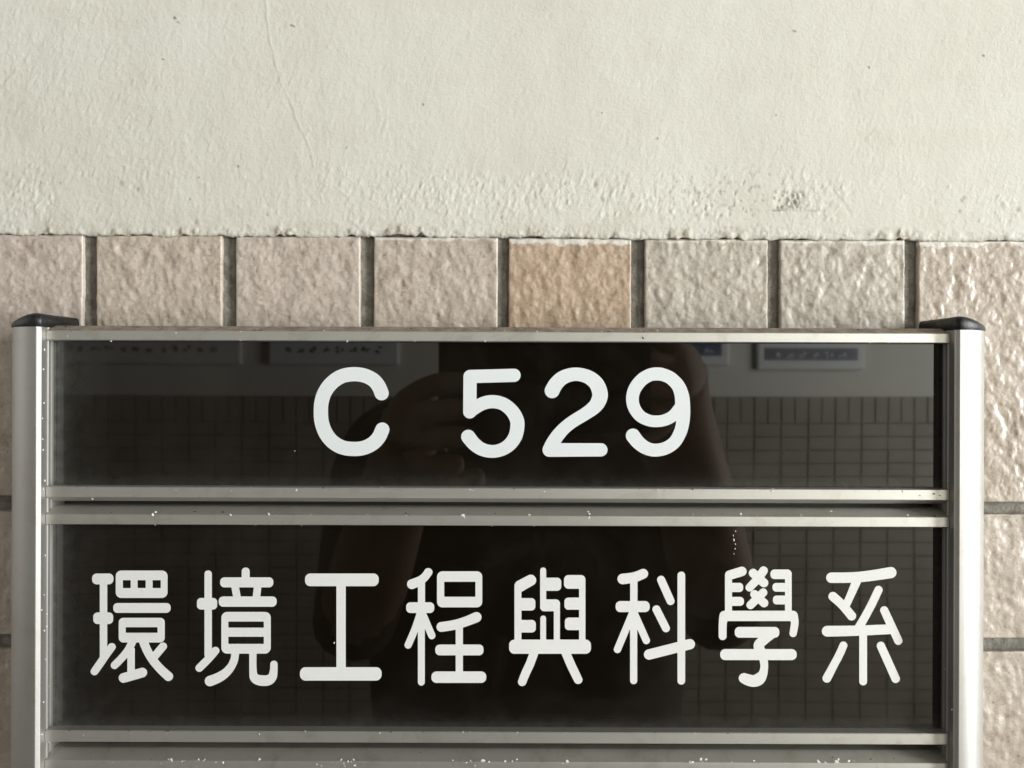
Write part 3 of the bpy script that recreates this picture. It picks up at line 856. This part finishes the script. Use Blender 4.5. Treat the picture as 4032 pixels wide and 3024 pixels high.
def build_grit():
    bm = bmesh.new(); r = random.Random(9)
    for k_ in range(95):
        rail_z = r.choice([(17.6, 19.3), (17.6, 19.3), (-44.3, -43.6), (-44.3, -43.6), (-35.2, -34.9), (-117.3, -117.0), (14.3, 17.5), (-127.2, -125.8), (-38.6, -35.1)])
        z = r.uniform(*rail_z); x = r.uniform(XL + 2, XR - 3)
        y = YR - 0.04
        if z > 17.55: y = YR + (z - 17.55) / 1.95 * 5.2 - 0.1
        elif -44.25 < z < -43: y = YR + (z + 44.25) / 1.95 * 5.2 - 0.1
        elif -127.15 < z < -125: y = YR + (z + 127.15) / 1.95 * 5.2 - 0.1
        sz = r.choice([.1, .14, .18, .28])
        g = bmesh.ops.create_icosphere(bm, subdivisions=1, radius=1.0)
        m = Matrix.Translation((x * MM, y * MM, z * MM)) @ Matrix.Rotation(r.uniform(-1, 1), 4, 'Y') @ Matrix.Diagonal((sz * r.uniform(.7, 2.4) * MM, .12 * MM, sz * MM, 1))
        for v in g['verts']:
            v.co = m @ Vector((v.co.x * r.uniform(.4, 1.4), v.co.y, v.co.z * r.uniform(.4, 1.4)))
    me = bpy.data.meshes.new('grit'); bm.to_mesh(me); bm.free()
    return me
M_GRIT = mat_plain('dark_grit', (0.07, 0.055, 0.042), 0.9, 0.4, 500.0)
gt = part('grit', build_grit(), M_GRIT); gt['kind'] = 'stuff'
fl = part('paint_flecks', build_flecks(), M_FLECK)
fl['kind'] = 'stuff'

# ------------------------------------------------------------------ what the black panels mirror
M_TILE2 = mat_plain('facing_wall_tile', (0.30, 0.255, 0.205), 0.5, 0.25, 8.0)
M_PL2 = mat_plain('facing_wall_paint', (0.66, 0.64, 0.56), 0.6, 0.05, 3.0)
YO = -2.61; ZB = -0.044
def joined_boxes(name, boxes):
    bm = bmesh.new()
    for x0, x1, y0, y1, z0, z1 in boxes:
        vs = [bm.verts.new((x, y, z)) for x in (x0, x1) for y in (y0, y1) for z in (z0, z1)]
        for q in ((0, 1, 3, 2), (4, 6, 7, 5), (0, 4, 5, 1), (2, 3, 7, 6), (0, 2, 6, 4), (1, 5, 7, 3)):
            bm.faces.new([vs[i] for i in q])
    bmesh.ops.recalc_face_normals(bm, faces=bm.faces)
    me = bpy.data.meshes.new(name); bm.to_mesh(me); bm.free()
    return me
ow = link('facing_wall', box_mesh('facing_wall', -2.6, 2.6, YO - 0.1, YO, ZB, 1.2), M_PL2)
tag(ow, 'painted upper wall across the corridor, seen only as a reflection', kind='structure')
od = link('facing_dado', box_mesh('facing_dado', -2.6, 2.6, YO - 0.1, YO - 0.003, -1.45, ZB - 0.0005), M_GROUT)
tag(od, 'tiled lower wall across the corridor, seen only as a reflection', kind='structure')
bx = []
x = -2.6
while x < 2.6:
    j = random.uniform(-.0012, .0012); bx.append((x + j, x + .0445 + j, YO - .003, YO + random.uniform(.0003, .0018), ZB - .096 + j, ZB - .002 + j)); x += .05
z = ZB - .101
while z > -1.3:
    x = -2.6
    while x < 2.6:
        j = random.uniform(-.0012, .0012); k2 = random.uniform(-.0012, .0012); bx.append((x + j, x + .0945 + j, YO - .003, YO + random.uniform(.0003, .0018), z - .0445 + k2, z + k2)); x += .1
    z -= .0495
ot = link('tile_field', joined_boxes('tile_field', bx), M_TILE2, od)
ot['kind'] = 'stuff'

M_FRAME = mat_plain('notice_frame', (0.72, 0.72, 0.70), 0.35, 0.05)
M_BLUE = mat_plain('notice_blue', (0.05, 0.07, 0.16), 0.4, 0.2)
M_GREYP = mat_plain('notice_grey', (0.13, 0.14, 0.17), 0.4, 0.2)
def notice(x0, x1, z0, z1, strip, lab, marks):
    b = link('notice_board', box_mesh('notice_board', x0, x1, YO + .001, YO + .022, z0, z1, 0.008), M_FRAME)
    tag(b, lab, 'notice board', 'notice boards across the corridor')
    if strip:
        link('title_strip', box_mesh('title_strip', x0 + .03, x1 - .03, YO + .0222, YO + .025, z0 + .036, z0 + .036 + strip[1]), strip[0], b)
    # rows of unreadable print
    r = random.Random(int(x0 * 1000))
    bl = []
    y = YO + (.0255 if strip else .0222)
    x = x0 + .055
    while x < x1 - .075:
        for q in range(4):
            u, w = r.uniform(0, .024), r.uniform(0, .022)
            if r.random() < .5: bl.append((x + u, x + u + r.uniform(.006, .014), y, y + .0008 + .0004 * q, z0 + .042 + w, z0 + .042 + w + .006))
            else: bl.append((x + u, x + u + .006, y, y + .001 + .0004 * q, z0 + .042 + w * .6, z0 + .042 + w * .6 + r.uniform(.008, .018)))
        x += .048
    m = link('print', joined_boxes('print', bl), marks, b); m['kind'] = 'stuff'
    return b
M_INK = mat_plain('notice_ink', (0.06, 0.06, 0.065), 0.5, 0.2)
M_PALE = mat_plain('notice_pale', (0.55, 0.56, 0.58), 0.5, 0.1)
notice(0.90, 1.30, 0.055, 0.40, (M_GREYP, 0.045), 'white framed notice board with grey strip, rightmost across the corridor', M_PALE)
notice(0.36, 0.80, 0.07, 0.42, (M_BLUE, 0.07), 'white framed notice board with dark blue strip across the corridor', M_PALE)
notice(-0.90, -0.42, 0.072, 0.42, None, 'white framed notice board with dark print across the corridor, nearer the middle on the left', M_INK)
notice(-1.70, -1.00, 0.072, 0.42, None, 'wide white framed notice board with dark print, leftmost across the corridor', M_INK)

# the person taking the picture, mirrored as a dark shape in the panels
M_SKIN = mat_plain('skin', (0.50, 0.31, 0.23), 0.55, 0.1, 20.0)
M_SHIRT = mat_plain('dark_shirt', (0.12, 0.085, 0.066), 0.85, 0.2, 30.0)
M_HAIR = mat_plain('dark_hair', (0.012, 0.010, 0.009), 0.5, 0.2, 90.0)
M_PHONE = mat_plain('phone_glass', (0.012, 0.012, 0.014), 0.2, 0.1)
def build_person():
    vs, rs, es = [], [], []
    def v(p, r, parent=None):
        vs.append(p); rs.append(r if isinstance(r, tuple) else (r, r))
        if parent is not None: es.append((parent, len(vs) - 1))
        return len(vs) - 1
    pel = v((0.02, -0.74, -0.62), (0.17, 0.11))
    sp = v((0.02, -0.73, -0.42), (0.215, 0.12), pel)
    ch = v((0.02, -0.715, -0.20), (0.225, 0.12), sp)
    up = v((0.02, -0.71, -0.05), (0.12, 0.085), ch)
    nk = v((0.02, -0.70, 0.065), 0.055, up)
    hd = v((0.02, -0.675, 0.175), (0.075, 0.095), nk)
    tp = v((0.02, -0.68, 0.275), (0.065, 0.08), hd)
    for s, sh, el, wr in ((1, (0.205, -0.70, -0.075), (0.225, -0.57, -0.26), (0.135, -0.385, -0.02)), (-1, (-0.165, -0.70, -0.075), (-0.170, -0.57, -0.27), (-0.085, -0.375, -0.055))):
        a = v(sh, 0.062, up)
        m = v(tuple((np.array(sh) + np.array(el)) / 2), 0.054, a)
        e_ = v(el, 0.046, m)
        f_ = v(tuple(np.array(el) * .6 + np.array(wr) * .4), 0.044, e_)
        w = v(wr, 0.030, f_)
        pw = np.array(wr)
        pl = v(tuple(pw + np.array((-s * 0.012, 0.035, 0.022))), (0.030, 0.018), w)
        kn = v(tuple(pw + np.array((-s * 0.018, 0.068, 0.036))), (0.030, 0.015), pl)
        for q in range(4):
            base = pw + np.array((-s * 0.020, 0.074, 0.052 - 0.019 * q))
            ln = (1.0, 1.08, 1.0, 0.8)[q]
            b0 = v(tuple(base), 0.0088, kn)
            b1 = v(tuple(base + np.array((-s * 0.018, 0.012, 0.004)) * ln), 0.0085, b0)
            b2 = v(tuple(base + np.array((-s * 0.040, 0.006, 0.004)) * ln), 0.0078, b1)
        t0 = v(tuple(pw + np.array((-s * 0.020, 0.040, -0.012))), 0.0105, pl)
        t1 = v(tuple(pw + np.array((-s * 0.046, 0.052, -0.020))), 0.0095, t0)
        t2 = v(tuple(pw + np.array((-s * 0.066, 0.056, -0.012))), 0.0085, t1)
    for s in (-1, 1):
        h_ = v((0.02 + s * 0.09, -0.74, -0.70), 0.095, pel)
        kn = v((0.02 + s * 0.10, -0.71, -1.05), 0.062, h_)
        an = v((0.02 + s * 0.10, -0.75, -1.38), 0.042, kn)
        toe = v((0.02 + s * 0.115, -0.58, -1.415), (0.045, 0.03), an)
    me = bpy.data.meshes.new('person')
    me.from_pydata(vs, es, [])
    o = bpy.data.objects.new('person', me); C.objects.link(o)
    sk = o.modifiers.new('skin', 'SKIN')
    for i, r in enumerate(rs):
        me.skin_vertices[0].data[i].radius = r
    me.skin_vertices[0].data[0].use_root = True
    sub = o.modifiers.new('sub', 'SUBSURF'); sub.levels = 2; sub.render_levels = 2
    dg = bpy.context.evaluated_depsgraph_get()
    m2 = bpy.data.meshes.new_from_object(o.evaluated_get(dg))
    bpy.data.objects.remove(o)
    for m in (M_SHIRT, M_SKIN, M_HAIR): m2.materials.append(m)
    for f in m2.polygons:
        c = f.center; f.use_smooth = True
        if c.z > 0.05:
            f.material_index = 2 if (c.z > 0.24 or c.y < -0.72) else 1
        elif c.y > -0.50 and c.z > -0.6: f.material_index = 1
        else: f.material_index = 0
    m2.name = 'person'
    return m2
pe = link('person', build_person())
tag(pe, 'person in a dark shirt holding up a phone, mirrored darkly in the panels', 'person')
ph = link('phone', box_mesh('phone', -0.052, 0.098, -0.2995, -0.2915, -0.034, 0.038, 0.003), M_PHONE)
tag(ph, 'dark phone held sideways in both hands in front of the sign', 'phone')
